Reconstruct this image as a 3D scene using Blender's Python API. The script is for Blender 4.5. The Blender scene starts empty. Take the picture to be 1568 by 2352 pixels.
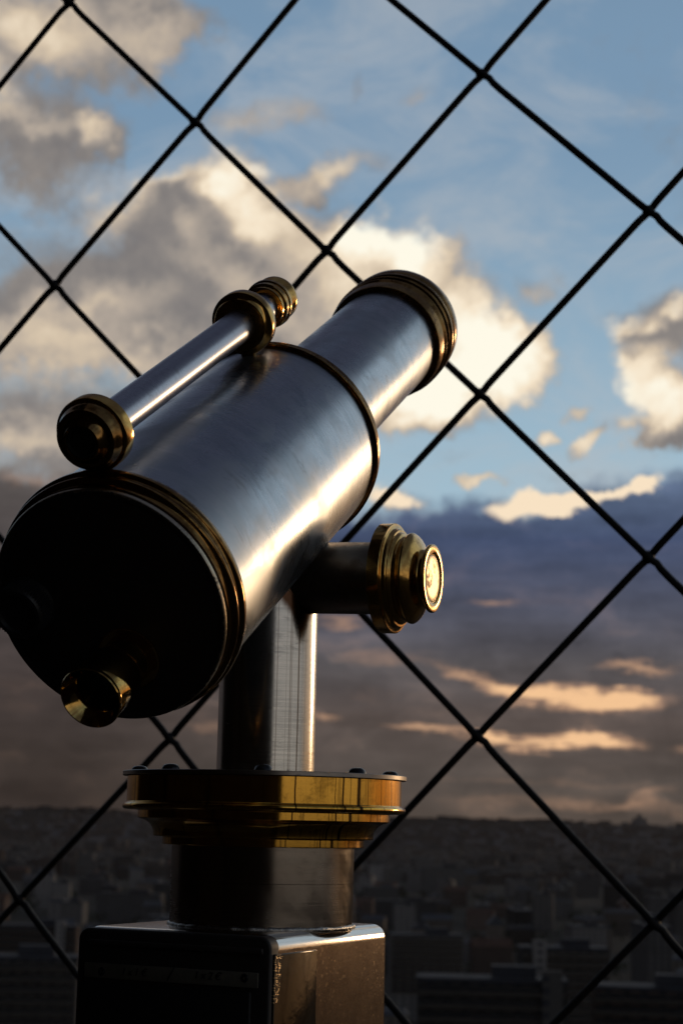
import bpy, bmesh, math, random
from mathutils import Vector, Matrix, noise
R = math.radians
PI = math.pi
sc = bpy.context.scene
COL = sc.collection

# ------------------------------------------------------------------ camera
CH = 1.35                      # eye height above the deck
FPX, HOR, ROLL = 4032.0, 714.25, 0.021355     # focal length, horizon offset (px of a 1568x2352 frame), roll
TH = math.atan(HOR / FPX)
F_ = Vector((0, math.cos(TH), math.sin(TH)))
U0 = Vector((0, -math.sin(TH), math.cos(TH)))
X0 = Vector((1, 0, 0))
cr, sr = math.cos(ROLL), math.sin(ROLL)
CR = cr * X0 + sr * U0
CU = -sr * X0 + cr * U0
EYE = Vector((0, 0, CH))
cam = bpy.data.cameras.new("camera")
camo = bpy.data.objects.new("camera", cam)
COL.objects.link(camo)
mw = Matrix((CR, CU, -F_)).transposed().to_4x4()
mw.translation = EYE
camo.matrix_world = mw
cam.sensor_fit = 'VERTICAL'
cam.sensor_height = 36.0
cam.lens = FPX / 2352.0 * 36.0
cam.clip_start = 0.05
cam.clip_end = 60000
cam.dof.use_dof = True
cam.dof.focus_distance = 1.27
cam.dof.aperture_fstop = 14.0
sc.camera = camo

def ray(px, py):
    return ((px - 784) / FPX * CR - (py - 1176) / FPX * CU + F_).normalized()
def at(px, py, y):
    """the world point at depth y that is seen in direction (px, py)"""
    r = ray(px, py)
    return EYE + r * (y / r.y)
def azel(px, py):
    r = ray(px, py)
    return math.degrees(math.atan2(r.x, r.y)), math.degrees(math.asin(r.z))

# ------------------------------------------------------------------ view
sc.view_settings.view_transform = 'Standard'
sc.view_settings.look = 'None'
sc.view_settings.exposure = 0.0
sc.view_settings.gamma = 1.0
sc.cycles.use_denoising = True
sc.cycles.max_bounces = 6
sc.cycles.volume_bounces = 0

# ------------------------------------------------------------------ node helpers
class G:
    def __init__(s, tree):
        s.t = tree; s.n = tree.nodes; s.l = tree.links
    def node(s, kind, **kw):
        n = s.n.new(kind)
        for k, v in kw.items():
            setattr(n, k, v)
        return n
    def put(s, sock, v):
        if isinstance(v, bpy.types.NodeSocket):
            s.l.new(v, sock)
        elif v is not None:
            if hasattr(sock.default_value, '__len__') and not hasattr(v, '__len__'):
                v = [v] * len(sock.default_value)
            if hasattr(v, '__len__') and len(sock.default_value) == 4 and len(v) == 3:
                v = tuple(v) + (1,)
            sock.default_value = v
    def m(s, op, a, b=None, c=None, clamp=False):
        n = s.node('ShaderNodeMath', operation=op, use_clamp=clamp)
        s.put(n.inputs[0], a); s.put(n.inputs[1], b); s.put(n.inputs[2], c)
        return n.outputs[0]
    def v(s, op, a, b=None, out=0):
        n = s.node('ShaderNodeVectorMath', operation=op)
        s.put(n.inputs[0], a)
        if b is not None:
            if op == 'SCALE': s.put(n.inputs['Scale'], b)
            else: s.put(n.inputs[1], b)
        return n.outputs[out]
    def sep(s, a):
        n = s.node('ShaderNodeSeparateXYZ'); s.put(n.inputs[0], a); return n.outputs
    def comb(s, x, y, z=0.0):
        n = s.node('ShaderNodeCombineXYZ')
        for i, q in enumerate((x, y, z)): s.put(n.inputs[i], q)
        return n.outputs[0]
    def mr(s, x, a, b, c=0.0, d=1.0, kind='SMOOTHSTEP'):
        n = s.node('ShaderNodeMapRange', interpolation_type=kind)
        s.put(n.inputs[0], x)
        for i, q in enumerate((a, b, c, d)): s.put(n.inputs[i + 1], q)
        return n.outputs[0]
    def mix(s, f, a, b, blend='MIX'):
        n = s.node('ShaderNodeMix', data_type='RGBA', blend_type=blend)
        s.put(n.inputs[0], f); s.put(n.inputs[6], a); s.put(n.inputs[7], b)
        return n.outputs[2]
    def noise(s, vec, scale, detail=4, rough=0.5, dist=0.0, color=False):
        n = s.node('ShaderNodeTexNoise')
        s.put(n.inputs['Vector'], vec)
        n.inputs['Scale'].default_value = scale
        n.inputs['Detail'].default_value = detail
        n.inputs['Roughness'].default_value = rough
        n.inputs['Distortion'].default_value = dist
        return n.outputs[1 if color else 0]
    def ramp(s, x, stops, interp='LINEAR'):
        n = s.node('ShaderNodeValToRGB')
        n.color_ramp.interpolation = interp
        e = n.color_ramp.elements
        while len(e) > 1: e.remove(e[-1])
        e[0].position = stops[0][0]; e[0].color = tuple(stops[0][1]) + (1,)
        for p, c in stops[1:]:
            q = e.new(p); q.color = tuple(c) + (1,)
        s.put(n.inputs[0], x)
        return n.outputs[0]
    def bump(s, h, strength=0.2, distance=0.001):
        n = s.node('ShaderNodeBump')
        n.inputs['Strength'].default_value = strength
        n.inputs['Distance'].default_value = distance
        s.put(n.inputs['Height'], h)
        return n.outputs[0]
def lin(r, g, b):
    f = lambda c: (c / 255 / 12.92) if c / 255 <= 0.04045 else ((c / 255 + 0.055) / 1.055) ** 2.4
    return (f(r), f(g), f(b))

# ------------------------------------------------------------------ sun
SUN_AZ, SUN_EL = 44.0, 7.0
sl = bpy.data.lights.new("sun", 'SUN')
sl.energy = 0.6          # low evening sun, veiled by thin cloud
sl.angle = R(8)
sl.color = (1.0, 0.66, 0.36)
so = bpy.data.objects.new("sun", sl)
COL.objects.link(so)
sd = Vector((math.sin(R(SUN_AZ)) * math.cos(R(SUN_EL)), math.cos(R(SUN_AZ)) * math.cos(R(SUN_EL)), math.sin(R(SUN_EL))))
so.rotation_euler = sd.to_track_quat('Z', 'Y').to_euler()

# ------------------------------------------------------------------ sky (world)
w = bpy.data.worlds.new("World")
sc.world = w
w.use_nodes = True
w.cycles.sampling_method = 'MANUAL'
w.cycles.sample_map_resolution = 512
g = G(w.node_tree)
for n_ in list(g.n): g.n.remove(n_)
tc = g.node('ShaderNodeTexCoord')
D = tc.outputs['Generated']
dx, dy, dz = g.sep(D)
deg = 180 / PI
az = g.m('MULTIPLY', g.m('ARCTAN2', dx, dy), deg)
el = g.m('MULTIPLY', g.m('ARCSINE', dz), deg)
P = g.comb(az, el)
sky = g.node('ShaderNodeTexSky', sky_type='NISHITA')
sky.sun_disc = False
sky.sun_elevation = R(SUN_EL)
sky.sun_rotation = R(SUN_AZ)
sky.altitude = 100
sky.air_density = 1.0
sky.dust_density = 0.6
sky.ozone_density = 1.5
SKYK = 0.11      # the Nishita sky's strength; the cloud colours are given in picture units
nish = g.v('SCALE', sky.outputs[0], SKYK)
# noises in direction space
nz1 = g.noise(D, 9.0, 3, 0.5, color=True)         # broad
nz2 = g.noise(D, 30.0, 5, 0.55, color=True)       # puffs
nz3 = g.noise(D, 110.0, 4, 0.6, color=True)       # fine
def cen(c): return g.v('SUBTRACT', c, (0.5, 0.5, 0.5))
warp = g.v('ADD', g.v('SCALE', cen(nz1), 3.2), g.v('ADD', g.v('SCALE', cen(nz2), 2.6), g.v('SCALE', cen(nz3), 0.9)))
warp = g.v('MULTIPLY', warp, (1, 1, 0))
PW = g.v('ADD', P, warp)
warpS = g.v('MULTIPLY', g.v('ADD', g.v('SCALE', cen(nz2), 2.0), g.v('SCALE', cen(nz3), 0.7)), (1, 0.8, 0))
PS = g.v('ADD', P, warpS)
streakN = g.noise(g.comb(g.m('MULTIPLY', az, 0.22), g.m('MULTIPLY', el, 1.3)), 1.0, 5, 0.6, color=True)
warpH = g.v('MULTIPLY', g.v('ADD', cen(streakN), g.v('SCALE', cen(nz3), 0.25)), (2.5, 1.6, 0))
PH = g.v('ADD', P, warpH)
PPD = FPX * PI / 180     # px per degree
DEP = [None]
def blobs(L, vec, soft=0.0, base=None):
    """sum of soft ellipses given in degrees of azimuth and elevation: (x, y, rx, ry, weight[, turn])"""
    acc = base
    for k_, b in enumerate(L):
        if k_ % 6 == 0 and DEP[0] is not None:      # ties the sums into one chain, so that the shader compiles within its stack
            vec = g.v('ADD', vec, g.comb(0, 0, g.m('MULTIPLY', DEP[0], 1e-7)))
        x, y, rx, ry, wt = b[:5]
        turn = b[5] if len(b) > 5 else 0
        a_, e_ = azel(x, y)
        mp = g.node('ShaderNodeMapping', vector_type='TEXTURE')
        g.put(mp.inputs[0], vec)
        mp.inputs['Location'].default_value = (a_, e_, 0)
        mp.inputs['Rotation'].default_value = (0, 0, R(turn))
        mp.inputs['Scale'].default_value = (rx / PPD, ry / PPD, 1)
        ln = g.v('LENGTH', mp.outputs[0], out=1)
        q = g.mr(ln, 1.5, 0.05, 0.0, wt)
        acc = q if acc is None else g.m('ADD', acc, q)
        DEP[0] = acc
    return acc
fN = g.sep(nz2)[0]
gN = g.sep(nz3)[1]
# --- clear sky, a little hazier towards the horizon
clear = g.mix(g.mr(el, 3, 22, 0.90, 0.85), nish, g.mix(g.mr(el, 9, 24), lin(160, 189, 207), lin(122, 152, 180)))
clear = g.mix(g.mr(el, 14, 5, 0, 0.75), clear, lin(172, 196, 208))
# --- cumulus: coverage
cumL = [(110, 20, 270, 110, 1.0), (330, 40, 140, 75, .8), (0, 120, 90, 80, .9), (60, 310, 200, 95, .95), (220, 300, 80, 55, .6), (90, 440, 210, 75, .55),
        (350, 480, 150, 80, .9, 25), (510, 430, 120, 115, 1), (620, 560, 260, 130, 1), (870, 600, 190, 110, 1.1), (990, 690, 130, 130, 1),
        (1080, 820, 160, 150, 1), (1200, 810, 80, 90, .95), (950, 920, 200, 70, .9), (300, 680, 360, 150, 1), (560, 800, 420, 170, 1),
        (60, 800, 240, 130, .9), (150, 1010, 330, 90, 1.0), (300, 1150, 420, 90, .8), (1540, 740, 120, 90, 1.0), (1500, 900, 90, 95, 1.1), (1560, 960, 90, 70, .8)]
puffL = [(760, 405, 120, 34, .62, 18), (700, 440, 60, 26, .4), (1250, 1000, 36, 22, 1.0), (1345, 1008, 46, 22, 1.0, 35), (1330, 950, 36, 20, .7), (1245, 668, 56, 42, .5),
        (1090, 1107, 66, 13, .9), (965, 205, 66, 30, .42, 20), (805, 215, 26, 50, .40), (700, 262, 90, 34, .46, -10), (560, 275, 120, 40, .5), (910, 1150, 80, 32, .9),
        (150, 190, 210, 60, .42), (300, 180, 120, 50, .35), (1530, 1000, 66, 26, .6), (1430, 980, 60, 20, .4), (780, 130, 60, 20, .2), (1500, 260, 120, 120, .2), (1400, 90, 200, 60, .16), (430, 60, 160, 60, .3),
        (1560, 450, 60, 140, .2), (900, 380, 80, 30, .22), (1180, 640, 120, 60, .14), (1000, 1050, 160, 30, .2), (1300, 1080, 160, 26, .24)]
cum = g.m('ADD', blobs(cumL, PW), blobs(puffL, PS))
wisp = g.m('ADD', g.m('MULTIPLY', g.m('SUBTRACT', gN, .5), .42), g.m('MULTIPLY', g.m('SUBTRACT', g.noise(PS, 1.6, 5, .65), .5), .35))
cumcov = g.mr(g.m('ADD', cum, wisp), .10, .82)
# --- cumulus: lit patches
litL = [(90, 40, 200, 90, .8), (350, 60, 110, 60, .5), (10, 180, 50, 40, .5), (20, 250, 50, 50, .5), (215, 290, 50, 40, .75), (110, 290, 70, 34, .4),
        (265, 430, 56, 56, .8), (375, 395, 100, 34, .85, 30), (505, 370, 70, 80, .9), (550, 450, 110, 90, .85), (230, 500, 90, 44, .4), (630, 520, 100, 70, .7), (600, 380, 50, 20, .7),
        (900, 520, 140, 66, 1.0), (990, 580, 90, 66, 1.1), (820, 560, 150, 80, .85), (1050, 760, 140, 130, 1.3), (1190, 810, 100, 100, 1.3), (930, 890, 160, 90, 1.2),
        (1080, 900, 140, 70, 1.0), (700, 640, 130, 70, .5), (530, 680, 80, 50, .45), (650, 760, 150, 60, .55), (860, 700, 140, 90, .8), (410, 540, 50, 50, .4), (450, 620, 120, 40, .25),
        (180, 740, 200, 60, .55, 10), (60, 830, 150, 55, .65), (300, 850, 180, 60, .6), (60, 1030, 150, 50, .6), (200, 980, 110, 36, .3), (120, 900, 160, 40, .3),
        (1450, 890, 90, 100, 1.3), (1445, 740, 60, 24, .9, 35), (1550, 690, 60, 28, .9, 30), (1550, 930, 70, 66, 1.0), (1530, 810, 60, 50, .6)]
litp = [(760, 405, 110, 30, .75, 18), (1250, 1000, 44, 30, .95), (1345, 1008, 54, 32, .95), (1330, 950, 44, 26, .6), (1090, 1107, 76, 20, .8), (910, 1150, 90, 36, .8), (1245, 668, 56, 42, .35), (560, 275, 120, 40, .3), (700, 262, 90, 34, .3), (965, 205, 66, 30, .25),
        (1530, 1000, 66, 26, -.35)]
lit = g.m('ADD', blobs(litL, PW), blobs(litp, PS))
litv = g.m('ADD', lit, g.m('ADD', g.m('MULTIPLY', g.m('SUBTRACT', fN, .5), .6), g.m('MULTIPLY', g.m('SUBTRACT', g.sep(nz3)[2], .5), .35)))
cumcol = g.ramp(g.mr(litv, -.25, 1.45, 0, 1, 'LINEAR'), [(0, lin(112, 110, 112)), (.2, lin(140, 134, 130)), (.38, lin(176, 164, 152)), (.55, lin(212, 194, 170)), (.75, lin(245, 228, 202)), (1, lin(255, 250, 232))])
# a thin veil that pales the blue here and there
veil = g.m('MULTIPLY', g.mr(g.noise(g.comb(g.m('MULTIPLY', az, .16), g.m('MULTIPLY', el, .30)), 1.0, 6, .62, .6), .38, .70), .50)
clear = g.mix(veil, clear, lin(182, 186, 190))
# --- what lies outside the picture: scattered cloud, a sun glow, a dim overhead
farN = g.noise(D, 3.2, 6, 0.55, 0.4)
offn = g.noise(g.v('MULTIPLY', D, (1, 1, 2.2)), 2.3, 5, 0.5)
inaz = g.mr(g.m('ABSOLUTE', az), 11.5, 16)              # 0 within the photographed span, 1 outside
inel = g.mr(el, 26, 31)
outside = g.m('MAXIMUM', inaz, inel)
covout = g.m('MULTIPLY', g.mr(offn, .42, .6), outside)
cov = g.m('MAXIMUM', g.m('MULTIPLY', cumcov, g.m('SUBTRACT', 1, outside)), covout)
sunv = g.v('DOT_PRODUCT', D, tuple(sd), out=1)
near = g.mr(sunv, .62, .995, 0, 1)
outlit = g.ramp(g.m('ADD', g.m('MULTIPLY', near, .75), g.m('MULTIPLY', g.m('SUBTRACT', farN, .5), .5)),
                [(0, lin(88, 88, 104)), (.35, lin(150, 146, 146)), (.7, lin(236, 218, 190)), (1, lin(255, 240, 205))])
ccol = g.mix(outside, cumcol, outlit)
col = g.mix(cov, clear, ccol)
# overhead the evening sky is a deep dim blue
col = g.mix(g.mr(el, 24, 42, 0, .88), col, g.v('ADD', lin(46, 51, 72), g.v('SCALE', g.comb(farN, farN, farN), .04)))
# --- low cloud bank with a lit upper edge
bN = g.sep(nz2)[1]
edge = g.m('ADD', azel(1100, 1172)[1], g.m('ADD', g.m('MULTIPLY', g.m('SUBTRACT', bN, .5), 2.2), g.m('ADD', g.m('MULTIPLY', g.m('SUBTRACT', g.sep(nz1)[0], .5), 1.6), g.m('MULTIPLY', g.m('SUBTRACT', g.sep(nz3)[0], .5), .6))))
edge = g.m('ADD', edge, blobs([(1560, 1100, 260, 400, 1.2), (1180, 1190, 110, 400, -.15), (880, 1190, 200, 500, -.3), (300, 1080, 620, 900, .9)], P))
below = g.m('SUBTRACT', edge, el)
bank = g.mr(below, -.42, .6)
bcolR = g.ramp(g.mr(el, 0, 11.5, 0, 1, 'LINEAR'), [(0, lin(80, 70, 63)), (.12, lin(84, 76, 71)), (.3, lin(88, 78, 74)), (.45, lin(88, 84, 86)), (.62, lin(78, 81, 96)), (.8, lin(66, 77, 104)), (1, lin(96, 112, 138))])
bcolL = g.ramp(g.mr(el, 0, 11.5, 0, 1, 'LINEAR'), [(0, lin(52, 44, 40)), (.15, lin(60, 52, 48)), (.4, lin(68, 60, 58)), (.7, lin(74, 68, 68)), (1, lin(96, 90, 88))])
bcol = g.mix(g.mr(az, -9, 0), bcolL, bcolR)
lump = g.noise(g.v('ADD', g.v('MULTIPLY', PS, (.30, .62, 1)), (7, 3, 0)), 1.0, 5, .55, .5)
bmod = g.m('ADD', g.m('ADD', 1.0, g.m('MULTIPLY', g.m('SUBTRACT', lump, .5), 1.1)), g.m('MULTIPLY', g.m('SUBTRACT', g.sep(streakN)[0], .46), .9))
bcol = g.mix(1.0, bcol, g.comb(bmod, bmod, bmod), 'MULTIPLY')
strL = [(1120, 1388, 70, 15, .55), (770, 1430, 80, 18, .5), (1080, 1560, 90, 17, .7, -12), (1180, 1592, 90, 20, .8, -6), (1350, 1604, 190, 26, 1.15), (1470, 1590, 60, 16, .7), (1460, 1530, 100, 17, .75),
        (960, 1678, 120, 15, .7), (1250, 1696, 170, 22, 1.0), (1370, 1705, 90, 20, .7), (1120, 1690, 60, 18, .6), (740, 1655, 50, 14, .5), (1556, 1715, 40, 18, .5), (900, 1520, 160, 20, .3),
        (60, 1100, 120, 26, .4), (440, 1590, 60, 14, .45), (1500, 1830, 130, 14, .28, 14), (1200, 1790, 300, 10, .18), (820, 1600, 80, 26, .22), (1340, 1850, 300, 16, .25), (500, 1660, 60, 14, .3)]
st = blobs(strL, PH)
# beyond the frame's right edge the low clouds are lit more and more strongly
stout = g.m('MULTIPLY', g.mr(az, 11, 40), g.mr(g.sep(streakN)[1], .36, .62, .15, 1.0))
st2 = g.m('ADD', st, g.m('MULTIPLY', g.m('SUBTRACT', g.sep(streakN)[2], .5), .28))
st2 = g.m('ADD', st2, g.m('MULTIPLY', g.m('SUBTRACT', lump, .5), .9))
bcol = g.mix(g.mr(st2, .0, 1.15, 0, .97), bcol, g.mix(g.mr(st2, .3, 1.2), lin(206, 160, 128), lin(246, 198, 150)))
col = g.mix(bank, col, bcol)
rimN = g.mr(fN, .38, .56)
rim = g.m('MULTIPLY', g.mr(g.m('ABSOLUTE', g.m('ADD', below, g.m('MULTIPLY', bN, -.2))), .42, .05), g.m('MULTIPLY', g.mr(az, .5, 3), g.m('SUBTRACT', 1, inaz)))
riml = blobs([(1200, 1165, 78, 40, 1.1), (1330, 1150, 90, 24, 1.0, 5), (1475, 1113, 48, 24, 1.2, 20), (1270, 1170, 60, 22, .7), (1410, 1135, 50, 14, .6), (930, 1148, 60, 24, .9), (870, 1140, 50, 30, .7)], PS)
col = g.mix(g.mr(riml, .22, .75, 0, 1), col, lin(248, 226, 196))
# --- the glow round the sun, far outside the frame on the right
glow = g.m('POWER', g.m('MAXIMUM', sunv, 0.0), 22.0)
glow2 = g.m('POWER', g.m('MAXIMUM', sunv, 0.0), 70.0)
low = g.mr(el, 18, 4)
gc = g.v('ADD', g.v('SCALE', g.v('SCALE', (1.0, .80, .55), .42), g.m('MULTIPLY', glow, low)), g.v('SCALE', g.v('SCALE', (1.0, .72, .42), .40), glow2))
gc = g.v('MULTIPLY', gc, g.mix(g.mr(el, 1, 9), (1.0, .62, .38), (1.0, 1.0, 1.0)))
gc = g.v('SCALE', gc, g.mr(az, 13, 26))
gc = g.v('SCALE', gc, g.mr(g.sep(streakN)[1], .3, .55, .45, 1.0))
col = g.v('ADD', col, gc)
# --- right of the frame, above the glow, a clear pale band of sky
band = g.m('MULTIPLY', g.m('MULTIPLY', g.mr(az, 14, 34), g.mr(az, 96, 70)), g.mr(el, 15, 5))
col = g.mix(g.m('MULTIPLY', band, g.mr(g.sep(streakN)[1], .3, .6, .45, .9)), col, g.mix(g.mr(el, 1.5, 7), (.74, .40, .17), (.74, .64, .50)))
pale = g.m('MULTIPLY', g.m('MULTIPLY', g.mr(az, 13, 28), g.mr(az, 95, 70)), g.m('MULTIPLY', g.mr(el, 9, 17), g.mr(el, 42, 31)))
col = g.mix(g.m('MULTIPLY', pale, .9), col, (.50, .62, .71))
# --- behind the camera, on the right, the sky is pale and even; on the left it is dull
side = g.m('MULTIPLY', g.mr(az, 62, 100), g.mr(el, 30, 6))
col = g.mix(side, col, g.mix(g.mr(el, 0, 22), lin(186, 176, 162), lin(136, 150, 166)))
col = g.mix(g.mr(az, -14, -40), col, g.mix(.5, col, lin(70, 66, 66)))
bg = g.node('ShaderNodeBackground')
g.put(bg.inputs[0], col)
bg.inputs[1].default_value = 1.0
wo = g.node('ShaderNodeOutputWorld')
g.l.new(bg.outputs[0], wo.inputs[0])

# ------------------------------------------------------------------ materials
def newmat(name):
    m = bpy.data.materials.new(name); m.use_nodes = True
    g = G(m.node_tree)
    for n_ in list(g.n): g.n.remove(n_)
    b = g.node('ShaderNodeBsdfPrincipled'); o = g.node('ShaderNodeOutputMaterial')
    g.l.new(b.outputs[0], o.inputs[0])
    tc = g.node('ShaderNodeTexCoord')
    return m, g, b, tc.outputs['Object']
def polar(g, co):
    x, y, z = g.sep(co)
    r = g.m('SQRT', g.m('ADD', g.m('MULTIPLY', x, x), g.m('MULTIPLY', y, y)))
    th = g.m('ARCTAN2', y, x)
    return x, y, z, r, th
def steel(name, base=(.52, .52, .54), rough=.24, aniso=.55, smudge=.5, lines=1.0, marks=None):
    m, g, b, co = newmat(name)
    x, y, z, r, th = polar(g, co)
    inv = g.m('DIVIDE', 1.0, g.m('MAXIMUM', r, .004))
    # rings of the brushing: very fine along z, long around
    ring = g.noise(g.comb(g.m('MULTIPLY', x, 14), g.m('MULTIPLY', y, 14), g.m('MULTIPLY', z, 1500)), 1.0, 3, .7)
    ring2 = g.noise(g.comb(g.m('MULTIPLY', x, 30), g.m('MULTIPLY', y, 30), g.m('MULTIPLY', z, 260)), 1.0, 2, .6)
    blot = g.noise(g.v('MULTIPLY', co, (22, 22, 16)), 1.0, 4, .6, .6)
    strokes = g.noise(g.v('MULTIPLY', co, (60, 60, 230)), 1.0, 4, .6, 1.2)
    sm = g.mr(blot, .40, .66, 0, smudge)
    haze_ = g.noise(g.v('MULTIPLY', co, (11, 11, 26)), 1.0, 6, .68, 1.5)
    sk = g.m('MULTIPLY', g.mr(strokes, .50, .68), g.mr(g.noise(co, 9, 4, .6, .8), .46, .62))
    rr = g.m('ADD', rough, g.m('ADD', g.m('MULTIPLY', sm, .14), g.m('ADD', g.m('MULTIPLY', sk, .04), g.m('MULTIPLY', g.m('SUBTRACT', ring, .5), .16 * lines))))
    c = g.mix(g.m('MULTIPLY', sm, .5), base, tuple(q * .72 for q in base))
    c = g.mix(g.mr(haze_, .42, .60, 0, .5 * smudge), c, (base[0] * .66, base[1] * .72, base[2] * .74))
    c = g.mix(g.m('MULTIPLY', sk, .5), c, tuple(q * .42 for q in base))
    c = g.mix(g.m('MULTIPLY', g.mr(ring, .35, .75), .22 * lines), c, tuple(q * .6 for q in base))
    if marks:
        c = marks(g, c, co)
    g.put(b.inputs['Base Color'], c)
    g.put(b.inputs['Metallic'], 1.0)
    g.put(b.inputs['Roughness'], rr)
    if aniso:
        tn = g.node('ShaderNodeTangent', direction_type='RADIAL', axis='Z')
        g.put(b.inputs['Anisotropic'], aniso)
        g.l.new(tn.outputs[0], b.inputs['Tangent'])
    h = g.m('ADD', g.m('MULTIPLY', ring, .06 * lines), g.m('ADD', g.m('MULTIPLY', ring2, .10 * lines), g.m('MULTIPLY', blot, .6)))
    g.put(b.inputs['Normal'], g.bump(h, .10, .0004))
    return m
def brass(name, base=(.70, .46, .15), rough=.13, dark=.35, tarn=.55, streak=0.0, bumpy=1.0):
    m, g, b, co = newmat(name)
    x, y, z, r, th = polar(g, co)
    n1 = g.noise(co, 55, 5, .6, .5)
    n2 = g.noise(co, 320, 3, .6)
    ring = g.noise(g.comb(g.m('MULTIPLY', x, 10), g.m('MULTIPLY', y, 10), g.m('MULTIPLY', z, 1800)), 1.0, 2, .6)
    t = g.mr(g.m('ADD', n1, g.m('MULTIPLY', g.m('SUBTRACT', n2, .5), .35)), .46, .68, 0, tarn)
    c = g.mix(t, base, (base[0] * dark, base[1] * dark * .8, base[2] * dark * .7))
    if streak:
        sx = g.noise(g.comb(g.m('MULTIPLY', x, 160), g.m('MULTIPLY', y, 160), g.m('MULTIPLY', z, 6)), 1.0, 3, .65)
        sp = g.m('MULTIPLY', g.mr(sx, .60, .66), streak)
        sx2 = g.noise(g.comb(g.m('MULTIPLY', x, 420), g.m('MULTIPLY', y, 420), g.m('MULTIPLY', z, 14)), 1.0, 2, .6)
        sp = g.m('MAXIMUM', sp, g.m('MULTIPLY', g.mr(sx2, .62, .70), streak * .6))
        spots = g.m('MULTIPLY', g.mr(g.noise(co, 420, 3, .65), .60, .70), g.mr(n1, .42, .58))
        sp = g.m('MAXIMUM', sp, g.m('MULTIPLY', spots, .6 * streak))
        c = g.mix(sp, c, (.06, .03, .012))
        c = grime_reflections(g, c, co, [(7.5, 1.2, .5), (14.2, .35, .95), (31.2, .25, .7), (33, .8, .35), (34.8, .5, .95), (38.5, .3, .5), (42.8, 1.0, .97), (48, .3, .6), (57, .35, .6), (66, .9, .5), (-20, .6, .6), (-41, .5, .6), (-64, .8, .6), (81, .6, .8)], (.03, .014, .006))  # grime and seam lines, with dark reflections painted into the brass
    g.put(b.inputs['Base Color'], c)
    g.put(b.inputs['Metallic'], 1.0)
    g.put(b.inputs['Roughness'], g.m('ADD', rough, g.m('ADD', g.m('MULTIPLY', t, .22), g.m('MULTIPLY', g.m('SUBTRACT', ring, .5), .08))))
    h = g.m('ADD', g.m('MULTIPLY', n2, .25), g.m('ADD', g.m('MULTIPLY', n1, .7), g.m('MULTIPLY', ring, .12)))
    g.put(b.inputs['Normal'], g.bump(h, .06 * bumpy, .0004))
    return m
def plain(name, base, rough=.5, metal=0.0, vary=.3, scale=40, bump=.1):
    m, g, b, co = newmat(name)
    n1 = g.noise(co, scale, 5, .6)
    c = g.mix(g.mr(n1, .3, .7, 0, vary), base, tuple(q * .4 for q in base))
    g.put(b.inputs['Base Color'], c)
    g.put(b.inputs['Metallic'], metal)
    g.put(b.inputs['Roughness'], g.m('ADD', rough, g.m('MULTIPLY', g.m('SUBTRACT', n1, .5), .2)))
    g.put(b.inputs['Normal'], g.bump(g.noise(co, scale * 6, 3, .6), bump, .0005))
    return m

def strip_mat():
    m, g, b, co = newmat('dark_steel_strip')
    n = g.noise(co, 30, 4, .6)
    x, y, z = g.sep(co)
    mp = g.v('MULTIPLY', co, (1, 260, 1500))
    n2 = g.noise(g.v('ADD', mp, g.v('SCALE', g.comb(0, 0, y), 500)), 1.0, 3, .6)
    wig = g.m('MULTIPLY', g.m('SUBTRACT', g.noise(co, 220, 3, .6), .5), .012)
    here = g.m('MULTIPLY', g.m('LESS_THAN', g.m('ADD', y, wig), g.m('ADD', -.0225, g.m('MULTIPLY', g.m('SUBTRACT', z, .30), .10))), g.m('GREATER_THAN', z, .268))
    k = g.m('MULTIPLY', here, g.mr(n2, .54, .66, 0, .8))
    g.put(b.inputs['Base Color'], g.mix(k, g.mix(g.mr(n, .35, .65), (.03, .026, .021), (.016, .014, .012)), (.70, .48, .25)))  # near-black base: a dark reflection put into the strip's colour, plus scuffs
    g.put(b.inputs['Metallic'], 1.0)
    g.put(b.inputs['Roughness'], g.m('ADD', .10, g.m('MULTIPLY', k, .35)))
    g.put(b.inputs['Normal'], g.bump(g.m('ADD', n, g.m('MULTIPLY', k, 1.0)), .3, .0006))
    return m
M = {}
M['tube'] = steel('brushed_steel_tube', (.50, .52, .55), .26, .3, 1.1)
M['barrel'] = steel('brushed_steel_barrel', (.52, .54, .57), .25, .3, 1.1)
M['finder'] = steel('satin_steel', (.44, .44, .48), .27, .3, .3)
def grime_reflections(g, c, co, lines, tint):
    # dark lines down a round face, grime with painted reflections: (degrees from the front towards the right, half width, strength)
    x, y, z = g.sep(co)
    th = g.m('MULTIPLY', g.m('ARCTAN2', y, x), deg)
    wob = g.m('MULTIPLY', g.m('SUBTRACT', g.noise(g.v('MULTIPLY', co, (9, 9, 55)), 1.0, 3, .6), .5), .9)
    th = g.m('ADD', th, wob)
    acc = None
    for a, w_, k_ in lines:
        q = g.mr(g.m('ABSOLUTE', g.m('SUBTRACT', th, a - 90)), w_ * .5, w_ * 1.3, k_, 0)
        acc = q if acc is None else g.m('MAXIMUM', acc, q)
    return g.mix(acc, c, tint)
def post_marks(g, c, co):
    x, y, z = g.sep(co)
    # dark brown patch under the weld of the side axle: angle from the right, fading downwards
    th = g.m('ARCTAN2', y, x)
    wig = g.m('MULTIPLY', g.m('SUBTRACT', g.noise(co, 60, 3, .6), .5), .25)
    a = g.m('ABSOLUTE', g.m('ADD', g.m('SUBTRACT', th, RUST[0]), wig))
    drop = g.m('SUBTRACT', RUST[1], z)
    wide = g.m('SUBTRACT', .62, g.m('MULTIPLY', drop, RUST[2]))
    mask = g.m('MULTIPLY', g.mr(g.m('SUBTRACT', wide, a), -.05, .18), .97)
    c = grime_reflections(g, c, co, [(13, .7, .45), (29, .8, .5), (31, .6, .4), (40.5, 1.1, .85), (52, .8, .25), (-30, 1.2, .5), (24, .4, .3)], (.10, .07, .05))  # thin dark reflections painted as lines into the post's colour
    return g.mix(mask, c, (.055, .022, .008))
RUST = (-.72, .0, 19.0)
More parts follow.
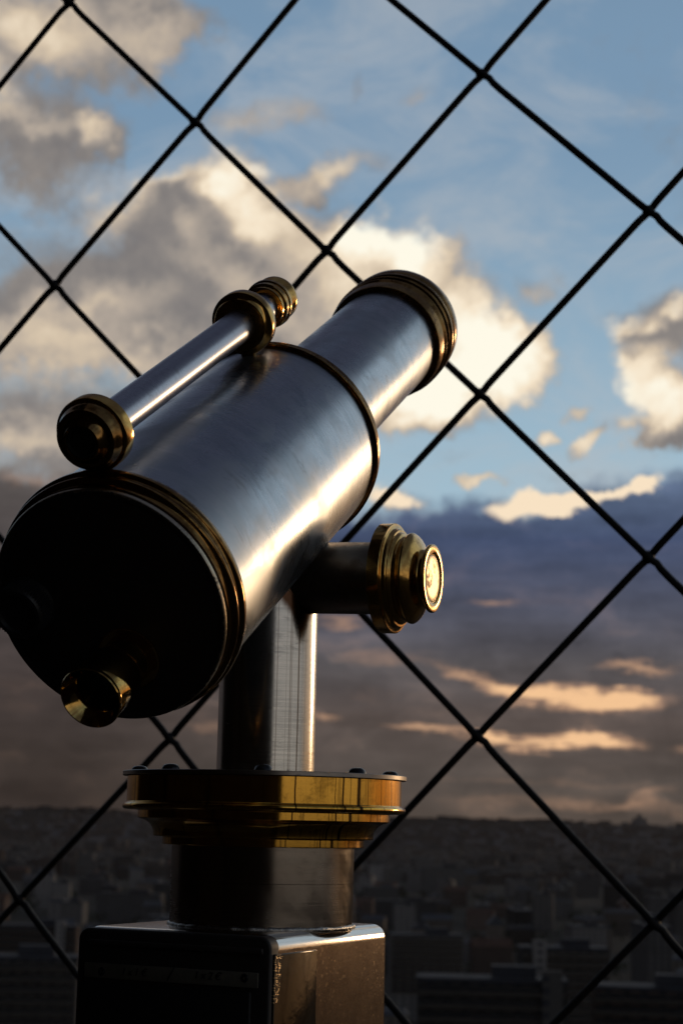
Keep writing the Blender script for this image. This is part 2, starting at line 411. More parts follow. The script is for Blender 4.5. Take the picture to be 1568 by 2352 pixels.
M['brass'] = brass('polished_brass', (.60, .35, .10), .11)
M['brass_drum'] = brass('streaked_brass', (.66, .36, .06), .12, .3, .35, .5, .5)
M['brass_dark'] = brass('tarnished_brass', (.28, .155, .052), .13, .25, .8)
M['brass_cap'] = brass('old_brass', (.27, .145, .045), .12, .3, .7)
M['disc'] = brass('worn_disc', (.46, .36, .22), .36, .35, 1.0, 0, 6)
M['bronze'] = brass('browned_steel', (.20, .155, .115), .30, .5, .5)
M['black'] = plain('black_rubber', (.012, .012, .013), .45, 0, .3, 120)
M['glass'] = plain('dark_lens', (.004, .004, .006), .25, 0, .0, 60, .01)
M['bolt'] = plain('black_bolt', (.03, .03, .032), .3, .7, .4, 150)
M['boxfront'] = plain('dark_box_front', (.035, .03, .028), .55, .3, .5, 14, .15)
M['recess'] = plain('recess_panel', (.006, .006, .007), .6, 0, .3, 20)
M['plate'] = plain('price_plate', (.16, .15, .12), .45, .4, .4, 60)
M['ink'] = plain('plate_lettering', (.008, .008, .008), .5, 0, .1, 60)
M['strip'] = strip_mat()
M['weld'] = plain('weld_bead', (.45, .43, .40), .28, 1.0, .6, 260, .8)
M['wire'] = plain('dark_fence_wire', (.018, .016, .015), .55, .3, .5, 90, .4)
M['wall'] = plain('dark_tower_paint', (.008, .006, .0045), .85, 0, .4, 3)
for n_ in M['wall'].node_tree.nodes:
    if n_.type == 'BSDF_PRINCIPLED': n_.inputs['Specular IOR Level'].default_value = .12
M['deck'] = plain('deck_floor', (.035, .032, .03), .8, 0, .5, 5)

def cover_mat():
    m, g, b, co = newmat('chipped_black_cover')
    x, y, z, r, th = polar(g, co)
    n = g.noise(g.v('MULTIPLY', co, (1, 1, .2)), 420, 4, .7)
    n2 = g.noise(co, 70, 3, .6)
    k = g.m('ADD', r, g.m('MULTIPLY', g.m('SUBTRACT', n, .5), .0042))
    k = g.m('ADD', k, g.m('MULTIPLY', g.m('SUBTRACT', n2, .55), .0030))
    worn = g.mr(k, .0796, .0802)
    g.put(b.inputs['Base Color'], g.mix(worn, (.016, .011, .009), (.46, .38, .27)))
    g.put(b.inputs['Metallic'], g.m('MULTIPLY', worn, 1.0))
    g.put(b.inputs['Roughness'], g.mr(worn, 0, 1, .55, .28))
    g.put(b.inputs['Normal'], g.bump(n, .35, .0008))
    return m
M['cover'] = cover_mat()

TOPL = (at(627, 2149, 1.345 / 1.10).z - .62) / 2      # local height of the box top
def panel_mat():
    m, g, b, co = newmat('scuffed_steel_panel')
    mot = g.noise(co, 700, 4, .7)
    fine = g.noise(co, 60, 5, .65, .4)
    dirt = g.noise(co, 14, 5, .6, .5)
    big = g.noise(g.v('MULTIPLY', co, (1, 1, .55)), 22, 4, .6)
    c = g.mix(g.mr(fine, .35, .7), (.23, .165, .12), (.16, .11, .08))
    c = g.mix(g.mr(dirt, .5, .7, 0, .5), c, (.15, .10, .07))
    c = g.mix(g.mr(mot, .3, .75, 0, .35), c, (.10, .07, .05))
    # long thin scratches
    sc_ = None
    for rot, s in ((35, 1), (-28, 3.1), (62, 5.7)):
        mp = g.node('ShaderNodeMapping'); g.put(mp.inputs[0], co)
        mp.inputs['Rotation'].default_value = (R(rot), R(rot * .6), R(rot * .3)); mp.inputs['Location'].default_value = (s, s * .7, s * .3)
        mp.inputs['Scale'].default_value = (9, 300, 300)
        q = g.m('MULTIPLY', g.m('MULTIPLY', g.mr(g.noise(mp.outputs[0], 1, 0, .5), .70, .78), .3), g.mr(g.noise(co, 18 + s, 2, .5), .5, .62))
        sc_ = q if sc_ is None else g.m('MAXIMUM', sc_, q)
    c = g.mix(sc_, c, (.75, .60, .42))
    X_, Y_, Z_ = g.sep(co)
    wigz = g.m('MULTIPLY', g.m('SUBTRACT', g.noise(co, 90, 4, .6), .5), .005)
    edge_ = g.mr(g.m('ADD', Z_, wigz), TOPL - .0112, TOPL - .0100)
    c = g.mix(edge_, c, (.62, .58, .54))  # polished top edge; part of the bevel's highlight put into its colour
    g.put(b.inputs['Base Color'], c)
    g.put(b.inputs['Metallic'], 1.0)
    g.put(b.inputs['Roughness'], g.m('ADD', g.m('SUBTRACT', .24, g.m('MULTIPLY', edge_, .06)), g.m('ADD', g.m('MULTIPLY', g.m('SUBTRACT', mot, .5), .16), g.m('MULTIPLY', big, -.05))))
    g.put(b.inputs['Normal'], g.bump(g.m('ADD', mot, g.m('MULTIPLY', sc_, 2)), .10, .0003))
    return m
M['panel'] = panel_mat()

# ------------------------------------------------------------------ object helpers
WM = {}
def tag(o, label=None, cat=None, group=None, kind=None):
    if label: o['label'] = label
    if cat: o['category'] = cat
    if group: o['group'] = group
    if kind: o['kind'] = kind
    return o
def mesh_obj(name, verts, faces, mat, parent=None, mtx=None, sharp=None, smooth=True, uvs=None):
    me = bpy.data.meshes.new(name)
    me.from_pydata([tuple(v) for v in verts], [], faces)
    me.update()
    if smooth:
        me.shade_smooth()
        me.set_sharp_from_angle(angle=R(sharp if sharp is not None else 32))
    for mm in (mat if isinstance(mat, list) else [mat]):
        me.materials.append(mm)
    o = bpy.data.objects.new(name, me)
    COL.objects.link(o)
    mtx = mtx or Matrix.Identity(4)
    WM[o.name] = mtx
    if parent is not None:
        o.parent = parent
        o.matrix_basis = WM[parent.name].inverted() @ mtx
    else:
        o.matrix_basis = mtx
    return o
def empty(name, loc, label=None, cat=None, group=None):
    o = bpy.data.objects.new(name, None)
    COL.objects.link(o)
    o.location = loc
    o.empty_display_size = .1
    WM[o.name] = Matrix.Translation(loc)
    return tag(o, label, cat, group)
def lathe(name, prof, mat, parent, mtx, seg=160, closed=False, sharp=28):
    """prof: list of (s, r) along local z"""
    v = []; f = []
    for s, r in prof:
        if r <= 1e-7:
            v.append((0, 0, s)); 
        else:
            for k in range(seg):
                a = 2 * PI * k / seg
                v.append((r * math.cos(a), r * math.sin(a), s))
    idx = []; i = 0
    for s, r in prof:
        n = 1 if r <= 1e-7 else seg
        idx.append((i, n)); i += n
    pairs = list(zip(idx[:-1], idx[1:]))
    if closed: pairs.append((idx[-1], idx[0]))
    for (a, na), (b, nb) in pairs:
        for k in range(seg):
            k2 = (k + 1) % seg
            if na == 1 and nb == 1: continue
            if na == 1: f.append((a, b + k2, b + k))
            elif nb == 1: f.append((a + k, a + k2, b))
            else: f.append((a + k, a + k2, b + k2, b + k))
    o = mesh_obj(name, v, f, mat, parent, mtx, sharp)
    bm = bmesh.new(); bm.from_mesh(o.data); bmesh.ops.recalc_face_normals(bm, faces=bm.faces); bm.to_mesh(o.data); bm.free()
    return o
def arc(cx, cr_, r, a0, a1, n=8):
    """points (s, r) on a small circle of the profile"""
    return [(cx + r * math.cos(R(a0 + (a1 - a0) * i / n)), cr_ + r * math.sin(R(a0 + (a1 - a0) * i / n))) for i in range(n + 1)]
def frame(o, x, y, z):
    m = Matrix((x, y, z)).transposed().to_4x4(); m.translation = o; return m
def beveled_box(name, size, bev, mat, parent, mtx, seg=4, pick=None):
    bm = bmesh.new()
    bmesh.ops.create_cube(bm, size=1.0)
    for v in bm.verts: v.co = Vector((v.co.x * size[0], v.co.y * size[1], v.co.z * size[2]))
    if bev > 0:
        ed = bm.edges[:] if pick is None else [e for e in bm.edges if pick(e)]
        bmesh.ops.bevel(bm, geom=ed, offset=bev, segments=seg, profile=.5, affect='EDGES')
    bm.verts.index_update()
    v = [q.co.copy() for q in bm.verts]; f = [[q.index for q in fc.verts] for fc in bm.faces]
    bm.free()
    return mesh_obj(name, v, f, mat, parent, mtx, 40)

# ------------------------------------------------------------------ telescope geometry (metres)
P0 = Vector((-0.14262103, 1.13789035, 0.14353694 + CH))
NV = Vector((0.30298221, 0.8008268, 0.51660256)).normalized()
AZT = R(20.72)
AV = Vector((math.cos(AZT), -math.sin(AZT), 0))
UV_ = AV.cross(NV).normalized()
TUBE = frame(P0, AV, -UV_, NV)
ZC = 1.345
CX = at(609, 1780, ZC)                       # a point on the axis of the pedestal
PAX = Vector((CX.x, ZC, 0))
def zat(py, px=609):                          # height of picture row py at the pedestal's axis
    return at(px, py, ZC).z
root = empty('coin_telescope', (PAX.x, PAX.y, 0), 'brushed steel and brass coin operated viewing telescope standing before the wire fence', 'telescope')
def upright(z): return Matrix.Translation((PAX.x, PAX.y, z))
px_ = ZC / FPX                                # metres per picture px at the axis
cz_ = px_ * .4687                             # same for the enlarged flange study
Zf = lambda y: zat(1699.4 + y * .4687)

# coin box
ZB = ZC / 1.10
corner = at(627, 2149, ZB)
yaw = R(26)
e1 = Vector((math.cos(yaw), -math.sin(yaw), 0)); e2 = Vector((math.sin(yaw), math.cos(yaw), 0)); e3 = Vector((0, 0, 1))
BW, BS, BH = .1560, .1928, corner.z - .62
bc = corner - e1 * BW / 2 + e2 * BS / 2 - e3 * BH / 2
box = beveled_box('coin_box', (BW, BS, BH), .0105, M['panel'], root, frame(bc, e1, e2, e3), 8)
topz = corner.z
# the box front: a dark door with rounded outline, price plate and recess
fr = frame(corner - e1 * BW / 2 - e2 * .0 - e3 * BH / 2, e1, e2, e3)
def rounded_plate(name, w_, h_, d_, r_, edge, mat, parent, mtx):
    """a plate in the local xz plane with rounded corners and a softened front edge"""
    def loop(w2, h2, r2, y):
        o = []
        for cx, cz, a0 in ((w2 / 2 - r2, h2 / 2 - r2, 0), (-w2 / 2 + r2, h2 / 2 - r2, 90), (-w2 / 2 + r2, -h2 / 2 + r2, 180), (w2 / 2 - r2, -h2 / 2 + r2, 270)):
            for k_ in range(9):
                t = R(a0 + 90 * k_ / 8); o.append((cx + r2 * math.cos(t), y, cz + r2 * math.sin(t)))
        return o
    L = [loop(w_, h_, r_, d_ / 2), loop(w_, h_, r_, -d_ / 2 + edge)]
    for t in (30, 60, 90):
        q = edge * (1 - math.cos(R(t))); L.append(loop(w_ - 2 * q, h_ - 2 * q, max(r_ - q, .0002), -d_ / 2 + edge - edge * math.sin(R(t))))
    v = [p for l_ in L for p in l_]; n = len(L[0]); f = []
    for a in range(len(L) - 1):
        for k_ in range(n): f.append((a * n + k_, a * n + (k_ + 1) % n, (a + 1) * n + (k_ + 1) % n, (a + 1) * n + k_))
    f.append(tuple(range((len(L) - 1) * n, len(L) * n))); f.append(tuple(range(n))[::-1])
    return mesh_obj(name, v, f, mat, parent, mtx, 40)
fd = rounded_plate('front_door', BW - .0004, BH - .0006, .012, .0085, .0022, M['boxfront'], box, frame(corner - e1 * BW / 2 + e2 * .0035 - e3 * (BH / 2 + .0006), e1, e2, e3))
def front_pt(px, py, d=.0):                   # where a picture ray meets the front face (d proud of it)
    o = corner - e2 * d; r = ray(px, py); t = (o - EYE).dot(e2) / r.dot(e2); return EYE + r * t
c6 = lambda X, Y: (165 + X * .3046, 2094.4 + Y * .3046)
q = [front_pt(*c6(*p), d=.0045) for p in ((112, 400), (1420, 443), (1385, 560), (92, 500))]
pm = (q[0] + q[1] + q[2] + q[3]) / 4
pw = (q[1] - q[0]).length; ph = ((q[3] - q[0]).length + (q[2] - q[1]).length) / 2
plate = beveled_box('price_plate', (pw, .0016, ph), .0005, M['plate'], box, frame(pm, e1, e2, e3), 2)
def plate_text(s, cx, cy, h):
    cu = bpy.data.curves.new('lettering', 'FONT'); cu.body = s; cu.size = h * 1.45; cu.align_x = 'CENTER'; cu.align_y = 'CENTER'; cu.extrude = .0003; cu.shear = .25
    cu.space_character = 1.5
    t = bpy.data.objects.new('tmp_text', cu); COL.objects.link(t)
    me = bpy.data.meshes.new_from_object(t); bpy.data.objects.remove(t)
    me.name = 'price_lettering'; me.materials.clear(); me.materials.append(M['ink'])
    o = bpy.data.objects.new('price_lettering', me); COL.objects.link(o)
    p = front_pt(*c6(cx, cy), d=.0056)
    mt = frame(p, e1, e3, -e2); WM[o.name] = mt
    o.parent = box; o.matrix_basis = WM[box.name].inverted() @ mt
plate_text('1x1\u20ac', 468, 456, .0050)
plate_text('1x2\u20ac', 1020, 484, .0050)
sl_ = front_pt(*c6(746, 470), d=.0056)
mesh_sl = beveled_box('divider_mark', (.0007, .0005, ph * 1.05), 0, M['ink'], box, frame(sl_, e1, e2, e3) @ Matrix.Rotation(R(30), 4, 'Y'), 1)
for cx, cy in ((226, 450), (1302, 500)):
    p = front_pt(*c6(cx, cy), d=.005)
    lathe('screw', [(0, 0), (0, .0009), (.0006, .0009), (.001, .0021), (.0004, .0030), (-.001, .0030)][::-1], M['bolt'], box, frame(p, e1, e3, -e2), 20)
rq = [front_pt(*c6(*p), d=.0) for p in ((88, 512), (1368, 568))]
rc = (rq[0] + rq[1]) / 2; rw = (rq[1] - rq[0]).length; rh = .30
beveled_box('recess_panel', (rw, .004, rh), .0018, M['recess'], box, frame(Vector((rc.x, rc.y, min(rq[0].z, rq[1].z) - rh / 2)) - e2 * .0018, e1, e2, e3), 3)
beveled_box('upper_lip', (BW * .90, .003, .004), .0012, M['boxfront'], box, frame(front_pt(*c6(770, 262), d=.0045), e1, e2, e3), 3)
# side: the folded strip behind the door, set apart by a seam
sp = corner + e2 * .0335 - e3 * (.0125 + .30)
beveled_box('side_strip', (.0022, .064, .60), .0008, M['strip'], box, frame(sp + e1 * .0002, e1, e2, e3), 3)
# the pedestal foot that carries the box down to the deck
foot = mesh_obj('pedestal_foot', *(lambda w_, h_: ([(sx * w_, sy * w_, z) for z in (0, h_) for sx, sy in ((-1, -1), (1, -1), (1, 1), (-1, 1))],
     [(0, 1, 2, 3), (4, 5, 6, 7), (0, 1, 5, 4), (1, 2, 6, 5), (2, 3, 7, 6), (3, 0, 4, 7)]))(.055, .625), M['panel'], root, Matrix.Translation((bc.x, bc.y, 0)) @ Matrix.Rotation(-yaw, 4, 'Z'))

# lower column, welded on the box
rcyl = 437 * cz_
column = lathe('base_cylinder', [(topz - .002, 0), (topz - .002, rcyl), (topz + .006, rcyl), (Zf(690), rcyl), (Zf(692), rcyl - .0003), (Zf(694), rcyl), (Zf(500), rcyl), (Zf(500), 0)],
               steel('column_steel', (.36, .31, .27), .16, .3, .8), root, upright(0), 192)
# weld bead round its foot
def torus(name, Rr, r, z, mat, parent, wob=.0004, seed=1, seg=220, ms=8, mtx=None):
    v = []; f = []
    for i in range(seg):
        a = 2 * PI * i / seg
        k = noise.noise(Vector((math.cos(a) * 9 + seed, math.sin(a) * 9, 0))) + .6 * noise.noise(Vector((math.cos(a) * 40 + seed, math.sin(a) * 40, 3)))
        rr = r + wob * k
        for j in range(ms):
            b = 2 * PI * j / ms
            v.append(((Rr + rr * math.cos(b)) * math.cos(a), (Rr + rr * math.cos(b)) * math.sin(a), z + rr * math.sin(b)))
    for i in range(seg):
        for j in range(ms):
            f.append((i * ms + j, ((i + 1) % seg) * ms + j, ((i + 1) % seg) * ms + (j + 1) % ms, i * ms + (j + 1) % ms))
    return mesh_obj(name, v, f, mat, parent, mtx or upright(0), 60)
torus('weld_bead', rcyl, .0017, topz + .0004, M['weld'], column, .0009)

# brass flange: lathe from top down
k = cz_
fl = [(Zf(191), 0), (Zf(191), 659 * k), (Zf(193), 661 * k), (Zf(314), 661 * k), (Zf(318), 664 * k), (Zf(322), 672 * k)]
fl += [(Zf(336) - 15 * k * math.sin(R(t)), 668 * k + 13 * k * math.cos(R(t))) for t in range(-90, 91, 20)]
fl += [(Zf(353), 662 * k), (Zf(355), 608 * k), (Zf(357), 606 * k), (Zf(391), 606 * k), (Zf(394), 603 * k), (Zf(396), 596 * k)]
fl += [(Zf(470 - 72 * math.sin(R(t))), (598 - 69 * math.cos(R(t))) * k) for t in (84, 74, 64, 54, 44, 34, 24, 14, 4)]
fl += [(Zf(474), 529 * k), (Zf(480), 526 * k), (Zf(482), 486 * k), (Zf(484), 484 * k), (Zf(516), 484 * k), (Zf(519), 481 * k), (Zf(519), 0)]
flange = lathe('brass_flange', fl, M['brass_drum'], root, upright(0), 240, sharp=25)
pl = [(Zf(168), 0), (Zf(168), 681 * k), (Zf(170), 684 * k), (Zf(188), 684 * k), (Zf(190), 681 * k), (Zf(190), 0)]
topplate = lathe('top_plate', pl, steel('plate_steel', (.30, .27, .25), .30, 0, .5), root, upright(0), 240)
for i in range(8):
    a = R(45 * i + 1.5 - 90)
    r_ = 606 * k
    b_ = Vector((PAX.x + r_ * math.cos(a), PAX.y + r_ * math.sin(a), Zf(168)))
    lathe('bolt', [(.0044, 0), (.0043, .0022), (.0038, .0042), (.0029, .0055), (.0015, .0063), (.0004, .0066), (.0004, .0069), (0, .0070), (-.001, .0070)], M['bolt'], topplate, Matrix.Translation(b_), 28)

# post
rp = 111 * px_
ztop_post = zat(1300)
PATCHZ = zat(1385)
RUST = (-.80, PATCHZ, 22.0)
M['post'] = steel('turned_steel_post', (.56, .56, .56), .17, .35, .35, 1.6, marks=post_marks)
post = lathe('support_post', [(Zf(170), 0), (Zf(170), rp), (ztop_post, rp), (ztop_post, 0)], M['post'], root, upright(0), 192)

# axle
AX = Vector((math.cos(R(20.2)), -math.sin(R(20.2)), -.032)).normalized()
AY = Vector((0, 0, 1)).cross(AX).normalized(); AZ_ = AX.cross(AY).normalized()
Q = at(613, 1327, ZC)
axm = frame(Q, AY, AZ_, AX)
ra = .0273
axle = lathe('side_axle', [(-.085, 0), (-.085, ra), (.0965, ra), (.0965, 0)], M['bronze'], root, axm, 128)
s0 = .0955; u_ = 8.9e-5; r_ = 8.54e-5
kp = [(-2, 0), (-2, 480), (0, 486), (100, 486), (106, 481), (108, 470), (110, 446), (114, 440), (132, 436), (146, 430), (152, 424), (154, 408), (160, 402), (172, 398), (182, 386), (190, 370), (200, 366), (212, 372), (222, 384),
      (234, 394), (246, 399), (256, 400), (264, 396), (276, 388), (296, 366), (314, 338), (330, 308), (344, 278), (356, 258), (370, 248), (384, 246), (394, 252), (402, 268), (408, 290), (413, 298), (420, 301), (432, 300), (438, 296), (441, 286), (441, 226), (438, 221), (428, 218), (426, 212), (426, 0)]
knob = lathe('brass_knob', [(s0 + s * u_, r * r_) for s, r in kp], M['brass'], axle, axm, 160, sharp=34)
lathe('end_disc', [(s0 + s * u_, r * r_) for s, r in ((424, 208), (429, 206), (432, 198), (433, 150), (432, 0))], M['disc'], knob, axm, 96)
# the weld where the axle leaves the post
wv = []
for i in range(90):
    a = 2 * PI * i / 90
    yy = ra * math.cos(a); zz = ra * math.sin(a)
    # distance along the axle at which the axle surface leaves the post
    d = math.sqrt(max(rp * rp - yy * yy, 0))
    wv.append((Vector((yy, zz, d)), a))
def tube_path(name, pts, rad, mat, parent, mtx, ms=8, wob=0, seed=0, closed=False, sharp=60):
    v = []; f = []; n = len(pts)
    up0 = None
    for i, p in enumerate(pts):
        a = pts[(i - 1) % n] if (closed or i > 0) else p
        b = pts[(i + 1) % n] if (closed or i < n - 1) else p
        t = (b - a).normalized()
        if up0 is None:
            up0 = t.orthogonal().normalized()
        sx = (up0 - t * up0.dot(t)).normalized(); up0 = sx; sy = t.cross(sx)
        rr = rad + wob * (noise.noise(p * 160 + Vector((seed, 0, 0))) + .5 * noise.noise(p * 600 + Vector((seed, 5, 0))))
        for j in range(ms):
            th = 2 * PI * j / ms
            v.append(p + (sx * math.cos(th) + sy * math.sin(th)) * rr)
    m_ = n if closed else n - 1
    for i in range(m_):
        for j in range(ms):
            f.append((i * ms + j, ((i + 1) % n) * ms + j, ((i + 1) % n) * ms + (j + 1) % ms, i * ms + (j + 1) % ms))
    if not closed:
        f.append(tuple(range(ms))[::-1]); f.append(tuple((n - 1) * ms + j for j in range(ms)))
    return mesh_obj(name, v, f, mat, parent, mtx, sharp)
tube_path('axle_weld', [p for p, a in wv], .0016, M['weld_dark'] if 'weld_dark' in M else M['bronze'], post, axm, 8, .0009, 2, True)

# main tube
RB = .0816
tube = lathe('main_tube', [(.0, 0), (.0, RB), (.298, RB), (.298, 0)], M['tube'], root, TUBE, 256)
fr_p = [(.2925, RB - .001), (.2925, .0832)] + arc(.296, .0832, .0018, 200, -20, 8) + [(.2985, .0838), (.3005, .0843), (.3030, .0842), (.3036, .0832), (.3036, .045), (.2925, .045)]
front_ring = lathe('front_ring', fr_p, M['brass_dark'], tube, TUBE, 256)
rcp = [(.0075, RB - .001), (.0075, .0838), (.0070, .0846), (.0052, .0850), (.0046, .0856), (.0036, .0862), (.0010, .0863), (-.0002, .0860), (-.0010, .0850), (-.0016, .0842),
       (-.0030, .0838), (-.0044, .0842), (-.0052, .0846), (-.0064, .0847), (-.0076, .0843), (-.0084, .0834), (-.0090, .0822), (-.0098, .0815), (-.0112, .0808), (-.0128, .0805), (-.0144, .0808), (-.0155, .0815), (-.0158, .0790), (-.0158, .02)]
rear_collar = lathe('rear_collar', rcp, M['brass_cap'], tube, TUBE, 256, sharp=40)
rear_cover = lathe('rear_cover', [(-.0156, .03), (-.0156, .0800), (-.0160, .0808), (-.0186, .0808), (-.0194, .0804), (-.0197, .0797), (-.0196, .0770), (-.0192, .0760), (-.0196, .0745), (-.0205, .03), (-.0206, 0)], M['cover'], tube, TUBE, 256)
def on_tube(x, u, s=0.0): return TUBE @ Matrix.Translation((x, -u, s))
# eyepiece
ep = [(-.019, .0), (-.019, .0215), (-.0215, .0215), (-.0222, .0205), (-.0222, .0168), (-.030, .0167), (-.0405, .0168), (-.0415, .0172), (-.0440, .0192), (-.0450, .0196), (-.060, .0198), (-.0735, .0200), (-.0740, .0198), (-.0748, .0198), (-.0765, .0204), (-.0775, .0205), (-.0782, .0202), (-.0780, .0196),
      (-.0745, .0178), (-.0700, .0150), (-.0680, .0132), (-.0665, .0128), (-.0600, .0126), (-.0600, 0)]
EM = on_tube(.0075, -.0358)
eyepiece = lathe('eyepiece', ep, brass('eyepiece_brass', (.55, .34, .10), .06, .3, .4), tube, EM, 128)
lathe('eye_lens', [(-.0612, 0), (-.0610, .006), (-.0606, .0124), (-.059, .0124)], M['glass'], tube, EM, 96)
# knurled focus knob
def knurl(name, prof, nk, amp, mat, parent, mtx):
    seg = nk * 4; v = []; f = []
    for s, r, kn in prof:
        for i in range(seg):
            a = 2 * PI * i / seg
            rr = r + (amp * (1 if (i % 4) < 2 else -1) if kn else 0)
            v.append((rr * math.cos(a), rr * math.sin(a), s))
    for q_ in range(len(prof) - 1):
        for i in range(seg):
            f.append((q_ * seg + i, q_ * seg + (i + 1) % seg, (q_ + 1) * seg + (i + 1) % seg, (q_ + 1) * seg + i))
    f.append(tuple(range((len(prof) - 1) * seg, len(prof) * seg)))
    return mesh_obj(name, v, f, mat, parent, mtx, 30)
knurl('focus_knob', [(-.019, .0195, 0), (-.021, .0195, 0), (-.0215, .0188, 0), (-.022, .0180, 1), (-.034, .0180, 1), (-.0346, .0172, 0), (-.036, .0162, 0), (-.0362, .0135, 0), (-.0335, .0125, 0), (-.0325, .010, 0), (-.0325, .001, 0)], 56, .0004, M['black'], tube, on_tube(-.0575, .0035))

# front barrel and objective cap
barrel = lathe('front_barrel', [(.302, 0), (.302, .0504), (.600, .0504), (.600, 0)], M['barrel'], root, TUBE, 200)
hp = [(.589, .0500), (.589, .0552), (.5905, .0558), (.601, .0562), (.6035, .0568), (.6050, .0580), (.6062, .0582), (.6072, .0578), (.6080, .0562), (.6095, .0552), (.6130, .0552), (.6145, .0560),
      (.6155, .0580), (.6168, .0584), (.6180, .0580), (.6190, .0562), (.6205, .0552), (.6245, .0552), (.6258, .0560), (.6268, .0579), (.6282, .0583), (.6300, .0580), (.6312, .0566), (.6350, .0562), (.6370, .0574), (.6420, .0577), (.648, .0572), (.6510, .0562), (.652, .0550), (.651, .0505), (.640, .0480), (.640, 0)]
hood = lathe('objective_cap', hp, M['brass_dark'], barrel, TUBE, 200, sharp=30)
# sighting tube on top
FT = on_tube(0, .1073)
sight = lathe('sighting_tube', [(.010, 0), (.010, .0126), (.335, .0126), (.335, 0)], M['finder'], root, FT, 96)
cap = [(.0185, .0125), (.0185, .0228), (.0180, .0242), (.0172, .0250), (.0086, .0250), (.0078, .0246), (.0072, .0236), (.0070, .0200)]
cone = [(.0078, .0200), (.0078, .0228), (.0068, .0226), (.0050, .0222), (.0030, .0216), (.0012, .0208), (.0000, .0204), (-.0012, .0200), (-.0016, .0188), (-.0016, .0160), (-.0022, .0152), (-.0040, .0140), (-.0062, .0128), (-.0072, .0122), (-.0076, .0114), (-.0070, .0106), (-.001, .0100), (-.001, 0)]
lathe('rear_cap', cap, M['brass'], sight, FT, 128)
lathe('eye_cup', cone, M['brass_dark'], sight, FT, 128)
lathe('eye_hole', [(-.0066, .0104), (-.0072, .0104), (-.0072, .0096), (-.004, .0094), (-.0035, 0)], M['black'], sight, FT, 64)
ring = [(.268, .0125), (.268, .0195), (.2684, .0205), (.2700, .0212), (.2712, .0220), (.2720, .0232), (.2728, .0246), (.2736, .0249), (.2808, .0250), (.2816, .0246), (.2820, .0236), (.2820, .0125)]
lathe('clamp_ring', ring, M['brass'], sight, FT, 128)
kn = [(.3190, .0125), (.3192, .0158), (.3196, .0166), (.3235, .0170), (.3240, .0182), (.3246, .0186), (.3300, .0187), (.3306, .0196), (.3330, .0198), (.3350, .0190), (.3366, .0176), (.3380, .0168), (.3395, .0166), (.3415, .0168), (.3450, .0180), (.3470, .0184), (.3490, .0184), (.3505, .0178), (.3512, .0160), (.3512, 0)]
lathe('front_knob', kn, M['brass'], sight, FT, 128)
# little feet that carry the sighting tube on the main tube
for s_, nm in ((.0125, 'sight_foot'), (.2765, 'sight_foot')):
    o = beveled_box(nm, (.012, .034, .008), .002, M['brass_dark'], sight, on_tube(0, .0900, s_), 3)

# ------------------------------------------------------------------ wire fence
FYAW, FS0, FZ0, FSX, FSZ, FY = .418596864, -.51277121, 1.32214445, .240861862, .240500770, 2.5
def fence_pt(i, j):
    s = FS0 + i * FSX; z = FZ0 - j * FSZ
    return Vector((s * math.cos(FYAW), FY - s * math.sin(FYAW), z + CH))
FD = Vector((math.cos(FYAW), -math.sin(FYAW), 0)); FNn = Vector((-math.sin(FYAW), -math.cos(FYAW), 0))
seen = {(0, 0): (157, 5), (1, 1): (447, 280), (2, 2): (748, 575), (3, 3): (1100, 905), (4, 4): (1487, 1280), (0, 2): (125, 655), (3, 1): (1105, 170), (4, 2): (1487, 485), (1, 5): (390, 1695), (3, 5): (1095, 1690), (4, 6): (1500, 2120), (0, 6): (45, 2065)}
rnd = random.Random(5)
KN = {}
def knot(i, j):
    if (i, j) not in KN:
        base = fence_pt(i, j)
        if (i, j) in seen:
            r = ray(*seen[(i, j)]); t = (base - EYE).dot(FNn) / r.dot(FNn)
            p = EYE + r * t
            base = p
        else:
            base = base + FD * rnd.uniform(-.0025, .0025) + Vector((0, 0, rnd.uniform(-.0025, .0025)))
        KN[(i, j)] = base
    return KN[(i, j)]
fence = empty('wire_fence', fence_pt(2, 10) * 1.0, 'black diamond mesh safety fence of thick welded wire behind the telescope', 'fence')
WR = .0052
I0, I1, J0, J1 = -9, 17, -8, 10
fence.location.z = 0; WM[fence.name] = Matrix.Translation(fence.location)
def run_wire(start, di, seed):
    i, j = start; ks = []
    while I0 <= i <= I1 and J0 <= j <= J1:
        ks.append((i, j)); i += di; j += 1
    if len(ks) < 3: return
    pts = []
    sgn = 1
    for a, b in zip(ks[:-1], ks[1:]):
        A = knot(*a); B = knot(*b)
        for t in ([0, .02, .045, .07, .12, .2, .35, .5, .65, .8, .88, .93, .955, .98]):
            p = A.lerp(B, t)
            d = min(t, 1 - t)
            cr_ = math.exp(-(d / .035) ** 2)
            off = FNn * (WR * .82 * cr_ * (1 if di > 0 else -1))
            sag = Vector((0, 0, .0012 * math.sin(t * PI) * noise.noise(Vector((a[0] * 3.3, a[1] * 2.1, di * 5)))))
            if di > 0:      # crimped wire: a short jog just past the crossing
                jog = math.exp(-((t - .045) / .022) ** 2) * .0022
                off = off + Vector((0, 0, jog)) + FD * jog * .6
            pts.append(p + off + sag)
    pts.append(knot(*ks[-1]))
    inv = WM[fence.name].inverted()
    tube_path('wire', pts, WR, M['wire'], fence, Matrix.Identity(4), 10, .00006, seed)
n_ = 0
for di in (1, -1):
    for st_ in [(i, J0) for i in range(I0, I1 + 1)] + [((I0 if di > 0 else I1), j) for j in range(J0 + 1, J1)]:
        i, j = st_
        if (i + j) % 2: continue
        n_ += 1
        run_wire(st_, di, n_)
